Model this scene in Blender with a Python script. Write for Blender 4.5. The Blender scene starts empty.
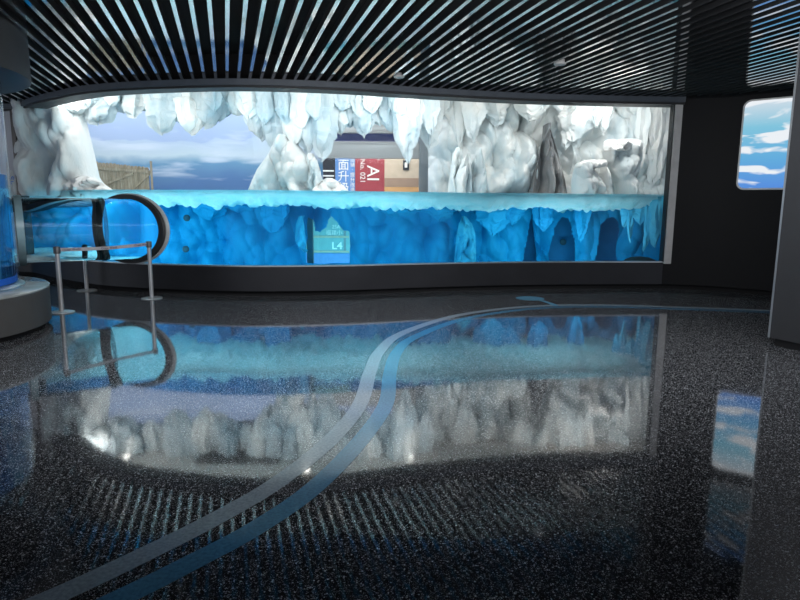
import bpy, bmesh, math, random
import numpy as np
from mathutils import Vector, noise as mnoise

C = bpy.context.scene.collection
SC = bpy.context.scene

# ------------------------------------------------------------------ camera
PITCH = math.radians(9.0)
EYE = 1.56
ROLL = math.radians(0.4)
F = 600.0
cam_d = bpy.data.cameras.new('camera'); cam_d.sensor_width = 36.0; cam_d.lens = 27.0
cam_d.clip_start = 0.05; cam_d.clip_end = 200
cam = bpy.data.objects.new('camera', cam_d); C.objects.link(cam)
cam.location = (0, 0, EYE); cam.rotation_mode = 'ZYX'; cam.rotation_euler = (math.radians(90) - PITCH, 0, ROLL)
SC.camera = cam

# ------------------------------------------------------------------ world, exposure
w = bpy.data.worlds.new('hall_ambient'); SC.world = w; w.use_nodes = True
w.node_tree.nodes['Background'].inputs[0].default_value = (0.80, 0.88, 1.0, 1)
w.node_tree.nodes['Background'].inputs[1].default_value = 0.9
SC.view_settings.view_transform = 'Standard'
SC.view_settings.look = 'None'
SC.view_settings.exposure = 0.0
SC.view_settings.gamma = 1.0
SC.view_settings.use_curve_mapping = False
SC.cycles.max_bounces = 14
SC.cycles.transparent_max_bounces = 24
SC.cycles.transmission_bounces = 10
SC.cycles.glossy_bounces = 6
SC.cycles.caustics_reflective = False
SC.cycles.caustics_refractive = False
SC.cycles.sample_clamp_indirect = 4.0

def lamp(name, kind, loc, target, power, color=(1, 1, 1), size=1.0, size_y=None, spot=None, blend=0.4):
    d = bpy.data.lights.new(name, kind); d.energy = power; d.color = color
    if kind == 'AREA':
        d.shape = 'RECTANGLE'; d.size = size; d.size_y = size_y or size
    else:
        d.shadow_soft_size = size
    if spot: d.spot_size = math.radians(spot); d.spot_blend = blend
    o = bpy.data.objects.new(name, d); C.objects.link(o); o.location = loc
    o.rotation_euler = (Vector(target) - Vector(loc)).to_track_quat('-Z', 'Y').to_euler()
    return o

lamp('hall_fill_light', 'AREA', (0.5, 5.2, 3.50), (0.2, 9.0, 0.4), 340, (0.96, 0.97, 1.0), 8.0, 2.0)  # unseen fill added to brighten the floor and belt

# ------------------------------------------------------------------ geometry helpers
def sight(px, py):
    """direction of the sight line of a picture point"""
    u = (px - 400) / F; v = (300 - py) / F
    u, v = u * math.cos(ROLL) - v * math.sin(ROLL), u * math.sin(ROLL) + v * math.cos(ROLL)
    return Vector((u, math.cos(PITCH) + v * math.sin(PITCH), -math.sin(PITCH) + v * math.cos(PITCH)))

def P(px, py, Y):
    """world point on the sight line of a picture point, at forward distance Y"""
    d = sight(px, py); t = Y / d.y
    return Vector((d.x * t, Y, EYE + d.z * t))

def G(px, py, h=0.0):
    """world point on the horizontal plane z = h"""
    d = sight(px, py); t = (h - EYE) / d.z
    return Vector((d.x * t, d.y * t, h))

def mesh_obj(name, verts, faces, mat, parent=None, smooth=False, mats=None):
    me = bpy.data.meshes.new(name)
    me.from_pydata([tuple(v) for v in verts], [], faces)
    if smooth: me.polygons.foreach_set('use_smooth', [True] * len(me.polygons))
    for m in (mats or [mat]): me.materials.append(m)
    o = bpy.data.objects.new(name, me); C.objects.link(o)
    if parent: o.parent = parent
    return o

def bm_obj(name, bm, mat, parent=None, smooth=False):
    bmesh.ops.recalc_face_normals(bm, faces=bm.faces)
    me = bpy.data.meshes.new(name); bm.to_mesh(me); bm.free()
    if smooth: me.polygons.foreach_set('use_smooth', [True] * len(me.polygons))
    me.materials.append(mat)
    o = bpy.data.objects.new(name, me); C.objects.link(o)
    if parent: o.parent = parent
    return o

def tag(o, label, cat, group=None, kind=None):
    o['label'] = label; o['category'] = cat
    if group: o['group'] = group
    if kind: o['kind'] = kind
    return o

def structure(o, label=None):
    o['kind'] = 'structure'
    if label: o['label'] = label
    return o

def thing(name, label, cat, loc=(0, 0, 0), group=None):
    o = bpy.data.objects.new(name, None); C.objects.link(o); o.location = loc
    o.empty_display_size = 0.1
    return tag(o, label, cat, group)

def sharp_by_angle(o, deg=35):
    me = o.data
    me.polygons.foreach_set('use_smooth', [True] * len(me.polygons))
    try: me.set_sharp_from_angle(angle=math.radians(deg))
    except Exception: pass

def add_box(bm, c, s, rz=0.0, bev=0.0):
    r = bmesh.ops.create_cube(bm, size=1.0)
    vs = r['verts']
    for v in vs:
        x, y, z = v.co.x * s[0], v.co.y * s[1], v.co.z * s[2]
        v.co = (c[0] + x * math.cos(rz) - y * math.sin(rz), c[1] + x * math.sin(rz) + y * math.cos(rz), c[2] + z)
    if bev > 0:
        es = list({e for v in vs for e in v.link_edges})
        bmesh.ops.bevel(bm, geom=es, offset=bev, segments=2, profile=0.7, affect='EDGES')

def lathe(name, prof, mat, parent=None, loc=(0, 0, 0), n=48, deg=35):
    """prof: list of (r, z); closed with a disc where r is 0"""
    vs = []; fs = []; idx = []
    for r, z in prof:
        if r < 1e-6:
            idx.append([len(vs)] * n); vs.append((0, 0, z))
        else:
            idx.append(list(range(len(vs), len(vs) + n)))
            for k in range(n):
                a = 2 * math.pi * k / n; vs.append((r * math.cos(a), r * math.sin(a), z))
    for a, b in zip(idx[:-1], idx[1:]):
        for k in range(n):
            q = [a[k], a[(k + 1) % n], b[(k + 1) % n], b[k]]
            q2 = [q[0]] + [q[i] for i in range(1, 4) if q[i] not in q[:i]]
            if len(q2) >= 3: fs.append(q2)
    o = mesh_obj(name, vs, fs, mat, parent)
    o.location = loc
    sharp_by_angle(o, deg)
    return o

def tube_along(name, pts, r, mat, parent=None, n=12, closed=False, cap=True):
    pts = [Vector(p) for p in pts]; vs = []; fs = []
    m = len(pts)
    for i, p in enumerate(pts):
        if closed: t = pts[(i + 1) % m] - pts[i - 1]
        else: t = pts[min(i + 1, m - 1)] - pts[max(i - 1, 0)]
        t.normalize()
        up = Vector((0, 0, 1)) if abs(t.z) < 0.9 else Vector((1, 0, 0))
        a = t.cross(up).normalized(); b = a.cross(t)
        for k in range(n):
            th = 2 * math.pi * k / n
            vs.append(p + r * (math.cos(th) * a + math.sin(th) * b))
    for i in range(m if closed else m - 1):
        for k in range(n):
            j = (i + 1) % m
            fs.append([i * n + k, i * n + (k + 1) % n, j * n + (k + 1) % n, j * n + k])
    if cap and not closed:
        fs.append(list(range(n))[::-1]); fs.append([(m - 1) * n + k for k in range(n)])
    return mesh_obj(name, vs, fs, mat, parent, smooth=True)

def text_mesh(name, body, size, mat, origin, right, up, parent=None, extrude=0.002, align='CENTER', stretch=1.0, bold=0.0):
    cu = bpy.data.curves.new(name + '_text', 'FONT'); cu.body = body; cu.size = size
    cu.align_x = align; cu.align_y = 'CENTER'; cu.extrude = extrude; cu.offset = bold * size; cu.resolution_u = 4
    t = bpy.data.objects.new(name + '_text', cu); C.objects.link(t)
    bpy.context.view_layer.update()
    me = bpy.data.meshes.new_from_object(t.evaluated_get(bpy.context.evaluated_depsgraph_get()))
    bpy.data.objects.remove(t); bpy.data.curves.remove(cu)
    R = Vector(right).normalized(); U = Vector(up).normalized(); N = R.cross(U); O = Vector(origin)
    for v in me.vertices:
        c = v.co.copy(); v.co = O + R * c.x * stretch + U * c.y + N * c.z
    me.materials.clear(); me.materials.append(mat)
    o = bpy.data.objects.new(name, me); C.objects.link(o)
    if parent: o.parent = parent
    return o

# ------------------------------------------------------------------ materials
def new_mat(name):
    m = bpy.data.materials.new(name); m.use_nodes = True
    nt = m.node_tree; nt.nodes.clear()
    return m, nt, nt.nodes.new('ShaderNodeOutputMaterial')

def N(nt, kind, **kw):
    n = nt.nodes.new(kind)
    for k, v in kw.items():
        if k in n.inputs: n.inputs[k].default_value = v
        else: setattr(n, k, v)
    return n

def ramp(nt, stops, fac=None, interp='LINEAR'):
    r = nt.nodes.new('ShaderNodeValToRGB'); e = r.color_ramp.elements
    r.color_ramp.interpolation = interp
    while len(e) < len(stops): e.new(0.5)
    for el, (p, c) in zip(e, stops):
        el.position = p; el.color = c if len(c) == 4 else (*c, 1)
    if fac is not None: nt.links.new(fac, r.inputs[0])
    return r

def coords(nt, scale=(1, 1, 1), rot=(0, 0, 0)):
    g = nt.nodes.new('ShaderNodeNewGeometry'); mp = nt.nodes.new('ShaderNodeMapping')
    mp.inputs['Scale'].default_value = scale; mp.inputs['Rotation'].default_value = rot
    nt.links.new(g.outputs['Position'], mp.inputs['Vector'])
    return mp.outputs[0]

def noise(nt, vec, scale, detail=3, rough=0.5, dist=0.0):
    n = N(nt, 'ShaderNodeTexNoise', Scale=scale, Detail=detail, Roughness=rough, Distortion=dist)
    nt.links.new(vec, n.inputs['Vector'])
    return n.outputs[0]

def simple(name, col, rough=0.5, metal=0.0, ior=1.5, var=0.08, vscale=6.0, bump=0.0, stretch=(1, 1, 1)):
    m, nt, out = new_mat(name)
    b = N(nt, 'ShaderNodeBsdfPrincipled', Roughness=rough, Metallic=metal, IOR=ior)
    v = coords(nt, stretch)
    f = noise(nt, v, vscale)
    c0 = tuple(max(0, x * (1 - var)) for x in col); c1 = tuple(min(1, x * (1 + var)) for x in col)
    r = ramp(nt, [(0.3, c0), (0.7, c1)], f)
    nt.links.new(r.outputs[0], b.inputs['Base Color'])
    if bump:
        bp = N(nt, 'ShaderNodeBump', Strength=bump, Distance=0.01)
        f2 = noise(nt, v, vscale * 4, 4)
        nt.links.new(f2, bp.inputs['Height']); nt.links.new(bp.outputs[0], b.inputs['Normal'])
    nt.links.new(b.outputs[0], out.inputs[0])
    return m

def make_terrazzo():
    m, nt, out = new_mat('polished_black_terrazzo')
    b = N(nt, 'ShaderNodeBsdfPrincipled', Roughness=0.048, IOR=2.3)
    v = coords(nt)
    def chips(scale, lo, hi):
        vo = N(nt, 'ShaderNodeTexVoronoi', Scale=scale, Randomness=1.0)
        nt.links.new(v, vo.inputs['Vector'])
        sep = nt.nodes.new('ShaderNodeSeparateColor'); nt.links.new(vo.outputs['Color'], sep.inputs[0])
        size = N(nt, 'ShaderNodeMath', operation='LESS_THAN'); nt.links.new(vo.outputs['Distance'], size.inputs[0])
        sz = N(nt, 'ShaderNodeMath', operation='MULTIPLY'); nt.links.new(sep.outputs[1], sz.inputs[0]); sz.inputs[1].default_value = 0.52
        nt.links.new(sz.outputs[0], size.inputs[1])
        pick = ramp(nt, [(lo, (0, 0, 0)), (hi, (1, 1, 1))], sep.outputs[0])
        mu = N(nt, 'ShaderNodeMath', operation='MULTIPLY')
        nt.links.new(size.outputs[0], mu.inputs[0]); nt.links.new(pick.outputs[0], mu.inputs[1])
        return mu.outputs[0]
    a = chips(105, 0.40, 0.95); c = chips(230, 0.35, 0.9)
    mx = N(nt, 'ShaderNodeMath', operation='MAXIMUM'); nt.links.new(a, mx.inputs[0]); nt.links.new(c, mx.inputs[1])
    cl = noise(nt, v, 40, 3)
    base = ramp(nt, [(0.3, (0.012, 0.013, 0.016)), (0.7, (0.034, 0.036, 0.042))], cl)
    mix = N(nt, 'ShaderNodeMix', data_type='RGBA')
    nt.links.new(mx.outputs[0], mix.inputs[0]); nt.links.new(base.outputs[0], mix.inputs[6])
    mix.inputs[7].default_value = (0.78, 0.80, 0.84, 1)
    nt.links.new(mix.outputs[2], b.inputs['Base Color'])
    bp = N(nt, 'ShaderNodeBump', Strength=0.05, Distance=0.004)
    nt.links.new(noise(nt, v, 5.0, 2), bp.inputs['Height']); nt.links.new(bp.outputs[0], b.inputs['Normal'])
    nt.links.new(b.outputs[0], out.inputs[0])
    return m

def make_ice(name, hi, lo, rough=0.75, vs=1.6, bump=0.5):
    m, nt, out = new_mat(name)
    b = N(nt, 'ShaderNodeBsdfPrincipled', Roughness=rough)
    v = coords(nt, (1, 1, 0.45))
    f = noise(nt, v, vs, 5, 0.6, 0.6)
    r = ramp(nt, [(0.36, lo), (0.60, hi)], f)
    nt.links.new(r.outputs[0], b.inputs['Base Color'])
    v2 = coords(nt, (1, 1, 0.5))
    bp = N(nt, 'ShaderNodeBump', Strength=bump, Distance=0.05)
    nt.links.new(noise(nt, v2, 7.0, 6, 0.65), bp.inputs['Height']); nt.links.new(bp.outputs[0], b.inputs['Normal'])
    nt.links.new(b.outputs[0], out.inputs[0])
    return m

def make_sky(name):
    """a painted arctic sky: hazy lavender cloud above, teal blue with long brushed white streaks below"""
    m, nt, out = new_mat(name)
    v = coords(nt, (0.28, 0.28, 1.7))
    f = noise(nt, v, 1.6, 4, 0.5, 0.4)
    g = noise(nt, coords(nt, (0.5, 0.5, 0.8)), 0.9, 4, 0.55, 0.3)
    ge = nt.nodes.new('ShaderNodeNewGeometry'); sp = nt.nodes.new('ShaderNodeSeparateXYZ'); nt.links.new(ge.outputs['Position'], sp.inputs[0])
    mr = N(nt, 'ShaderNodeMapRange'); nt.links.new(sp.outputs[2], mr.inputs[0]); mr.inputs[1].default_value = 1.8; mr.inputs[2].default_value = 3.9
    wob = N(nt, 'ShaderNodeMath', operation='MULTIPLY_ADD'); nt.links.new(g, wob.inputs[0]); wob.inputs[1].default_value = 0.5; nt.links.new(mr.outputs[0], wob.inputs[2])
    base = ramp(nt, [(0.38, (0.10, 0.21, 0.42)), (0.62, (0.16, 0.33, 0.50)), (0.74, (0.54, 0.64, 0.70)), (0.95, (0.46, 0.56, 0.70)), (1.2 / 1.25, (0.38, 0.48, 0.68))], wob.outputs[0])
    cl = ramp(nt, [(0.53, (0, 0, 0)), (0.66, (0.75, 0.75, 0.75))], f)
    mix = N(nt, 'ShaderNodeMix', data_type='RGBA')
    nt.links.new(cl.outputs[0], mix.inputs[0]); nt.links.new(base.outputs[0], mix.inputs[6])
    mix.inputs[7].default_value = (0.66, 0.72, 0.82, 1)
    b = N(nt, 'ShaderNodeBsdfPrincipled', Roughness=0.8)
    nt.links.new(mix.outputs[2], b.inputs['Base Color'])
    nt.links.new(b.outputs[0], out.inputs[0])
    return m

def make_lightbox():
    m, nt, out = new_mat('backlit_sky_print')
    v = coords(nt, (0.9, 0.9, 3.4))
    f = noise(nt, v, 1.5, 3, 0.45, 0.5)
    g = nt.nodes.new('ShaderNodeNewGeometry'); s = nt.nodes.new('ShaderNodeSeparateXYZ')
    nt.links.new(g.outputs['Position'], s.inputs[0])
    mr = N(nt, 'ShaderNodeMapRange'); nt.links.new(s.outputs[2], mr.inputs[0])
    mr.inputs[1].default_value = 1.9; mr.inputs[2].default_value = 3.4
    blue = ramp(nt, [(0.0, (0.10, 0.27, 0.72)), (0.35, (0.13, 0.42, 0.72)), (0.7, (0.22, 0.55, 0.72)), (1.0, (0.62, 0.72, 0.80))], mr.outputs[0])
    add = N(nt, 'ShaderNodeMath', operation='MULTIPLY_ADD'); nt.links.new(mr.outputs[0], add.inputs[0])
    add.inputs[1].default_value = 0.17; nt.links.new(f, add.inputs[2])
    cl = ramp(nt, [(0.56, (0, 0, 0)), (0.64, (1, 1, 1))], add.outputs[0])
    mix = N(nt, 'ShaderNodeMix', data_type='RGBA')
    nt.links.new(cl.outputs[0], mix.inputs[0]); nt.links.new(blue.outputs[0], mix.inputs[6])
    mix.inputs[7].default_value = (0.84, 0.88, 0.92, 1)
    e = N(nt, 'ShaderNodeEmission', Strength=1.0)
    nt.links.new(mix.outputs[2], e.inputs[0]); nt.links.new(e.outputs[0], out.inputs[0])
    return m

def make_clear(name, tint=(0.97, 0.99, 1.0), refl=0.05, rough=0.0):
    m, nt, out = new_mat(name)
    t = N(nt, 'ShaderNodeBsdfTransparent'); t.inputs[0].default_value = (*tint, 1)
    g = N(nt, 'ShaderNodeBsdfGlossy', Roughness=rough)
    lw = N(nt, 'ShaderNodeLayerWeight', Blend=0.5)
    pw = N(nt, 'ShaderNodeMath', operation='POWER'); nt.links.new(lw.outputs['Facing'], pw.inputs[0]); pw.inputs[1].default_value = 5.0
    ma = N(nt, 'ShaderNodeMath', operation='MULTIPLY_ADD'); nt.links.new(pw.outputs[0], ma.inputs[0]); ma.inputs[1].default_value = 0.6; ma.inputs[2].default_value = refl * 0.08
    mx = nt.nodes.new('ShaderNodeMixShader')
    nt.links.new(ma.outputs[0], mx.inputs[0]); nt.links.new(t.outputs[0], mx.inputs[1]); nt.links.new(g.outputs[0], mx.inputs[2])
    nt.links.new(mx.outputs[0], out.inputs[0])
    return m

ABSORB = (0.72, 0.925, 0.97)        # what one metre of pool water lets through
def water_volume(nt, out, density=1.0):
    va = N(nt, 'ShaderNodeVolumeAbsorption', Density=1.0)
    # absorption coefficient = density * (1 - colour); scaled so that exp(-k) = ABSORB
    k = [-math.log(c) * density for c in ABSORB]
    mxk = max(k)
    va.inputs['Color'].default_value = (1 - k[0] / mxk, 1 - k[1] / mxk, 1 - k[2] / mxk, 1)
    va.inputs['Density'].default_value = mxk
    nt.links.new(va.outputs[0], out.inputs['Volume'])

def make_water_side():
    m, nt, out = new_mat('pool_water_side')
    t = N(nt, 'ShaderNodeBsdfTransparent')
    nt.links.new(t.outputs[0], out.inputs[0]); water_volume(nt, out)
    return m

def make_water_top():
    m, nt, out = new_mat('pool_water_surface')
    t = N(nt, 'ShaderNodeBsdfTransparent')
    g = N(nt, 'ShaderNodeBsdfGlossy', Roughness=0.03); g.inputs[0].default_value = (0.9, 0.95, 1, 1)
    lw = N(nt, 'ShaderNodeLayerWeight', Blend=0.5)
    r = ramp(nt, [(0.62, (0.03, 0.03, 0.03)), (0.72, (0.9, 0.9, 0.9))], lw.outputs['Facing'])
    ge = nt.nodes.new('ShaderNodeNewGeometry')
    fr = N(nt, 'ShaderNodeFresnel', IOR=1.33)
    pick = N(nt, 'ShaderNodeMix', data_type='FLOAT')     # from above: ordinary water; from below: mirrors beyond the critical angle
    nt.links.new(ge.outputs['Backfacing'], pick.inputs[0]); nt.links.new(fr.outputs[0], pick.inputs[2]); nt.links.new(r.outputs[0], pick.inputs[3])
    bp = N(nt, 'ShaderNodeBump', Strength=0.25, Distance=0.05)
    nt.links.new(noise(nt, coords(nt), 2.2, 2), bp.inputs['Height']); nt.links.new(bp.outputs[0], g.inputs['Normal'])
    mx = nt.nodes.new('ShaderNodeMixShader')
    nt.links.new(pick.outputs[0], mx.inputs[0]); nt.links.new(t.outputs[0], mx.inputs[1]); nt.links.new(g.outputs[0], mx.inputs[2])
    nt.links.new(mx.outputs[0], out.inputs[0]); water_volume(nt, out)
    return m

def make_tube_water():
    m, nt, out = new_mat('tube_water')
    g = N(nt, 'ShaderNodeBsdfGlass', Roughness=0.0, IOR=1.2); g.inputs[0].default_value = (0.90, 0.98, 1.0, 1)
    nt.links.new(g.outputs[0], out.inputs[0])
    return m

def make_column_water():
    m, nt, out = new_mat('column_tank_water')
    b = N(nt, 'ShaderNodeBsdfPrincipled', Roughness=0.05)
    v = coords(nt, (1, 1, 0.5))
    f = noise(nt, v, 3.0, 3, 0.5, 1.0)
    r = ramp(nt, [(0.35, (0.01, 0.07, 0.22)), (0.55, (0.02, 0.17, 0.42)), (0.72, (0.10, 0.36, 0.50))], f)
    nt.links.new(r.outputs[0], b.inputs['Base Color'])
    gl = N(nt, 'ShaderNodeBsdfGlass', IOR=1.33); gl.inputs[0].default_value = (0.25, 0.6, 0.9, 1)
    mx = nt.nodes.new('ShaderNodeMixShader'); mx.inputs[0].default_value = 0.45
    nt.links.new(b.outputs[0], mx.inputs[1]); nt.links.new(gl.outputs[0], mx.inputs[2])
    nt.links.new(mx.outputs[0], out.inputs[0])
    return m

def make_slush():
    m, nt, out = new_mat('floating_ice_slush')
    d = N(nt, 'ShaderNodeBsdfDiffuse'); t = N(nt, 'ShaderNodeBsdfTranslucent')
    v = coords(nt, (1, 1, 2.5))
    r = ramp(nt, [(0.35, (0.72, 0.92, 0.94)), (0.62, (0.96, 0.98, 0.98))], noise(nt, v, 2.6, 5, 0.6))
    nt.links.new(r.outputs[0], d.inputs[0]); nt.links.new(r.outputs[0], t.inputs[0])
    mx = nt.nodes.new('ShaderNodeMixShader'); mx.inputs[0].default_value = 0.55
    nt.links.new(d.outputs[0], mx.inputs[1]); nt.links.new(t.outputs[0], mx.inputs[2])
    bp = N(nt, 'ShaderNodeBump', Strength=0.6, Distance=0.06)
    nt.links.new(noise(nt, v, 9, 5, 0.6), bp.inputs['Height'])
    nt.links.new(bp.outputs[0], d.inputs['Normal']); nt.links.new(bp.outputs[0], t.inputs['Normal'])
    nt.links.new(mx.outputs[0], out.inputs[0])
    return m

def emission(name, col, s):
    m, nt, out = new_mat(name)
    e = N(nt, 'ShaderNodeEmission', Strength=s); e.inputs[0].default_value = (*col, 1)
    nt.links.new(e.outputs[0], out.inputs[0]); return m

def make_wood():
    m, nt, out = new_mat('weathered_fence_wood')
    b = N(nt, 'ShaderNodeBsdfPrincipled', Roughness=0.8)
    f = noise(nt, coords(nt, (9, 9, 0.8)), 2.0, 5, 0.65, 0.4)
    r = ramp(nt, [(0.3, (0.20, 0.165, 0.11)), (0.55, (0.36, 0.30, 0.22)), (0.75, (0.50, 0.44, 0.34))], f)
    nt.links.new(r.outputs[0], b.inputs['Base Color'])
    bp = N(nt, 'ShaderNodeBump', Strength=0.4, Distance=0.01); nt.links.new(f, bp.inputs['Height'])
    nt.links.new(bp.outputs[0], b.inputs['Normal'])
    nt.links.new(b.outputs[0], out.inputs[0]); return m

M = {}
M['floor'] = make_terrazzo()
M['inlay_grey'] = simple('grey_terrazzo_inlay', (0.30, 0.365, 0.42), 0.09, ior=1.8, vscale=60, var=0.25)
M['inlay_blue'] = simple('blue_terrazzo_inlay', (0.08, 0.24, 0.40), 0.09, ior=1.8, vscale=60, var=0.25)
M['inlay_light'] = simple('light_blue_terrazzo_inlay', (0.16, 0.40, 0.58), 0.12, ior=1.7, vscale=60, var=0.25)
M['wall_dark'] = simple('charcoal_wall_panel', (0.0065, 0.0068, 0.008), 0.55, ior=1.3, var=0.12, vscale=1.2)
M['plinth'] = simple('brushed_charcoal_metal', (0.032, 0.032, 0.036), 0.42, metal=0.6, var=0.12, vscale=1.5)
M['toe'] = simple('shaded_toe_recess', (0.004, 0.004, 0.005), 0.9)  # shadow of the toe recess put into the colour
M['head'] = simple('slate_grey_window_head', (0.075, 0.090, 0.11), 0.45, var=0.1)
M['sill'] = simple('satin_aluminium', (0.45, 0.47, 0.48), 0.3, metal=0.8)
M['alu_light'] = simple('pale_aluminium', (0.62, 0.61, 0.59), 0.4, metal=0.1)
M['post_dark'] = simple('bronze_grey_metal', (0.10, 0.09, 0.085), 0.35, metal=0.5)
M['pale_wall'] = simple('pale_grey_wall', (0.62, 0.62, 0.65), 0.6, stretch=(6, 6, 0.3))
M['black'] = simple('black_ceiling_void', (0.002, 0.002, 0.003), 0.95)
M['slat'] = simple('satin_aluminium_slat', (0.52, 0.52, 0.53), 0.06, metal=1.0, var=0.03)
M['slat_side'] = simple('black_slat_side', (0.008, 0.008, 0.009), 0.6)
M['drum'] = simple('matt_grey_drum', (0.075, 0.073, 0.07), 0.55, var=0.05)
M['hood'] = simple('charcoal_hood', (0.030, 0.031, 0.034), 0.5, var=0.05)
M['drum_top'] = simple('polished_pale_stone', (0.42, 0.45, 0.44), 0.12, var=0.2, vscale=3)
M['steel'] = simple('brushed_steel', (0.55, 0.55, 0.55), 0.35, metal=0.55)
M['steel_dark'] = simple('dark_grey_cassette', (0.12, 0.12, 0.125), 0.4, metal=0.4)
M['belt'] = simple('grey_belt_webbing', (0.55, 0.52, 0.53), 0.7, vscale=30)
M['belt_text'] = simple('navy_belt_print', (0.05, 0.06, 0.16), 0.7)
M['gasket'] = simple('black_rubber_gasket', (0.022, 0.023, 0.025), 0.55)
M['ring_light'] = simple('pale_ring_edge', (0.5, 0.52, 0.52), 0.35)
M['joint'] = simple('pale_grey_joint', (0.30, 0.45, 0.50), 0.25)
M['ice'] = make_ice('white_plaster_ice', (0.80, 0.81, 0.79), (0.58, 0.67, 0.70))
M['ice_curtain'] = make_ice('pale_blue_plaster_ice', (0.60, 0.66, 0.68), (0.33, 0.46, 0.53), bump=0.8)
M['snow'] = simple('white_plaster_snow', (0.86, 0.85, 0.83), 0.85, var=0.04, vscale=8, bump=0.5)
M['rock'] = make_ice('grey_plaster_rock', (0.30, 0.30, 0.30), (0.16, 0.17, 0.18), vs=2.5)
M['ice_under'] = make_ice('water_tinted_plaster', (0.008, 0.29, 0.50), (0.004, 0.24, 0.46), vs=0.8)  # blue tint of the water put into the rock colour
M['ice_under_pale'] = make_ice('pale_water_tinted_plaster', (0.14, 0.50, 0.64), (0.06, 0.38, 0.58), vs=1.8)  # paler water tint put into the colour
M['pool_floor'] = simple('blue_pool_floor', (0.05, 0.24, 0.42), 0.7)
M['cave'] = simple('cave_shade_plaster', (0.05, 0.18, 0.36), 0.7)  # darkness inside the caves put into a deeper blue
M['mural'] = make_sky('painted_arctic_sky')
M['lightbox'] = make_lightbox()
M['pane'] = make_clear('clear_acrylic')
M['pane_back'] = make_clear('back_window_glass', (0.97, 0.99, 1.0), 0.0)
M['water_side'] = make_water_side(); M['water_top'] = make_water_top()
M['tube'] = make_tube_water(); M['column_water'] = make_column_water()
M['slush'] = make_slush()
M['wood'] = make_wood()
M['ex_ceiling'] = simple('beige_plaster_ceiling', (0.66, 0.60, 0.56), 0.8, var=0.1, vscale=1)
M['vent'] = simple('dark_vent_grille', (0.05, 0.05, 0.05), 0.7)
M['lens'] = emission('spotlight_lens', (1.0, 0.96, 0.88), 14.0)
M['sign_blue'] = simple('blue_banner', (0.13, 0.27, 0.55), 0.6)
M['sign_red'] = simple('dark_red_banner', (0.33, 0.045, 0.055), 0.6)
M['sign_beige'] = simple('beige_panel', (0.55, 0.43, 0.31), 0.6)
M['sign_brown'] = simple('brown_panel', (0.34, 0.22, 0.15), 0.6)
M['sign_orange'] = simple('orange_panel', (0.62, 0.33, 0.13), 0.6)
M['sign_black'] = simple('black_banner', (0.02, 0.022, 0.03), 0.6)
M['sign_teal'] = simple('teal_sign_board', (0.24, 0.42, 0.40), 0.6)
M['navy'] = simple('navy_fascia', (0.04, 0.07, 0.25), 0.6)
M['letters'] = simple('cream_lettering', (0.85, 0.83, 0.76), 0.6, var=0.02)
M['letters_blue'] = simple('blue_lettering', (0.12, 0.30, 0.72), 0.6)
M['beam'] = simple('grey_corrugated_band', (0.36, 0.37, 0.36), 0.5, var=0.3, vscale=1.0, stretch=(0.3, 0.3, 14))
M['post_grey'] = simple('grey_window_post', (0.22, 0.25, 0.26), 0.5)
def make_joint():
    m, nt, out = new_mat('pale_translucent_joint')
    d = N(nt, 'ShaderNodeBsdfDiffuse'); t = N(nt, 'ShaderNodeBsdfTranslucent'); g = N(nt, 'ShaderNodeBsdfTransparent')
    d.inputs[0].default_value = (0.40, 0.58, 0.62, 1); t.inputs[0].default_value = (0.45, 0.70, 0.76, 1); g.inputs[0].default_value = (0.60, 0.78, 0.82, 1)
    a = nt.nodes.new('ShaderNodeMixShader'); b = nt.nodes.new('ShaderNodeMixShader'); b.inputs[0].default_value = 0.78
    nt.links.new(d.outputs[0], a.inputs[1]); nt.links.new(t.outputs[0], a.inputs[2])
    nt.links.new(a.outputs[0], b.inputs[1]); nt.links.new(g.outputs[0], b.inputs[2])
    nt.links.new(b.outputs[0], out.inputs[0]); return m
M['joint_band'] = make_joint()
M['inlet_dark'] = simple('dark_mark_paint', (0.05, 0.06, 0.08), 0.7)  # even dark paint of the inlets

# ------------------------------------------------------------------ the long curved wall
Z_SILL, Z_HEAD, Z_CEIL, Z_WATER = 0.507, 3.41, 3.53, 1.79
CP = [(-6, 112), (8, 111), (21, 110), (40, 104), (60, 99.5), (90, 94), (150, 90), (240, 88), (340, 91), (420, 96), (517, 101), (600, 103.5), (675, 105)]
pts0 = [Vector(G(px, py, Z_HEAD)[:2]) for px, py in CP]
CORNER = Vector(G(707, 290.5)[:2])
WALL_R = Vector(G(772, 296)[:2])
dirR = (WALL_R - CORNER).normalized()
WALL_END = WALL_R + dirR * 3.0
def catmull(pts, per=14):
    out = []
    q = [2 * pts[0] - pts[1]] + pts + [2 * pts[-1] - pts[-2]]
    for i in range(1, len(q) - 2):
        p0, p1, p2, p3 = q[i - 1:i + 3]
        for k in range(per):
            t = k / per
            out.append(0.5 * ((2 * p1) + (p2 - p0) * t + (2 * p0 - 5 * p1 + 4 * p2 - p3) * t * t + (3 * p1 - p0 - 3 * p2 + p3) * t ** 3))
    out.append(pts[-1].copy())
    return out
CURVE = catmull(pts0)
def near_index(px):
    return min(range(len(CURVE)), key=lambda i: abs(400 + F * CURVE[i].x / (CURVE[i].y * math.cos(PITCH)) - px))
I_POST_L = near_index(21); I_POST_R = near_index(668)
WINDOW = CURVE[I_POST_L:I_POST_R + 1]
FULL = CURVE + [CORNER, WALL_END]

def normals(line):
    ns = []
    for i in range(len(line)):
        t = line[min(i + 1, len(line) - 1)] - line[max(i - 1, 0)]
        t.normalize(); ns.append(Vector((t.y, -t.x)))
    return ns
def offset(line, d):
    return [p + n * d for p, n in zip(line, normals(line))]

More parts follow.
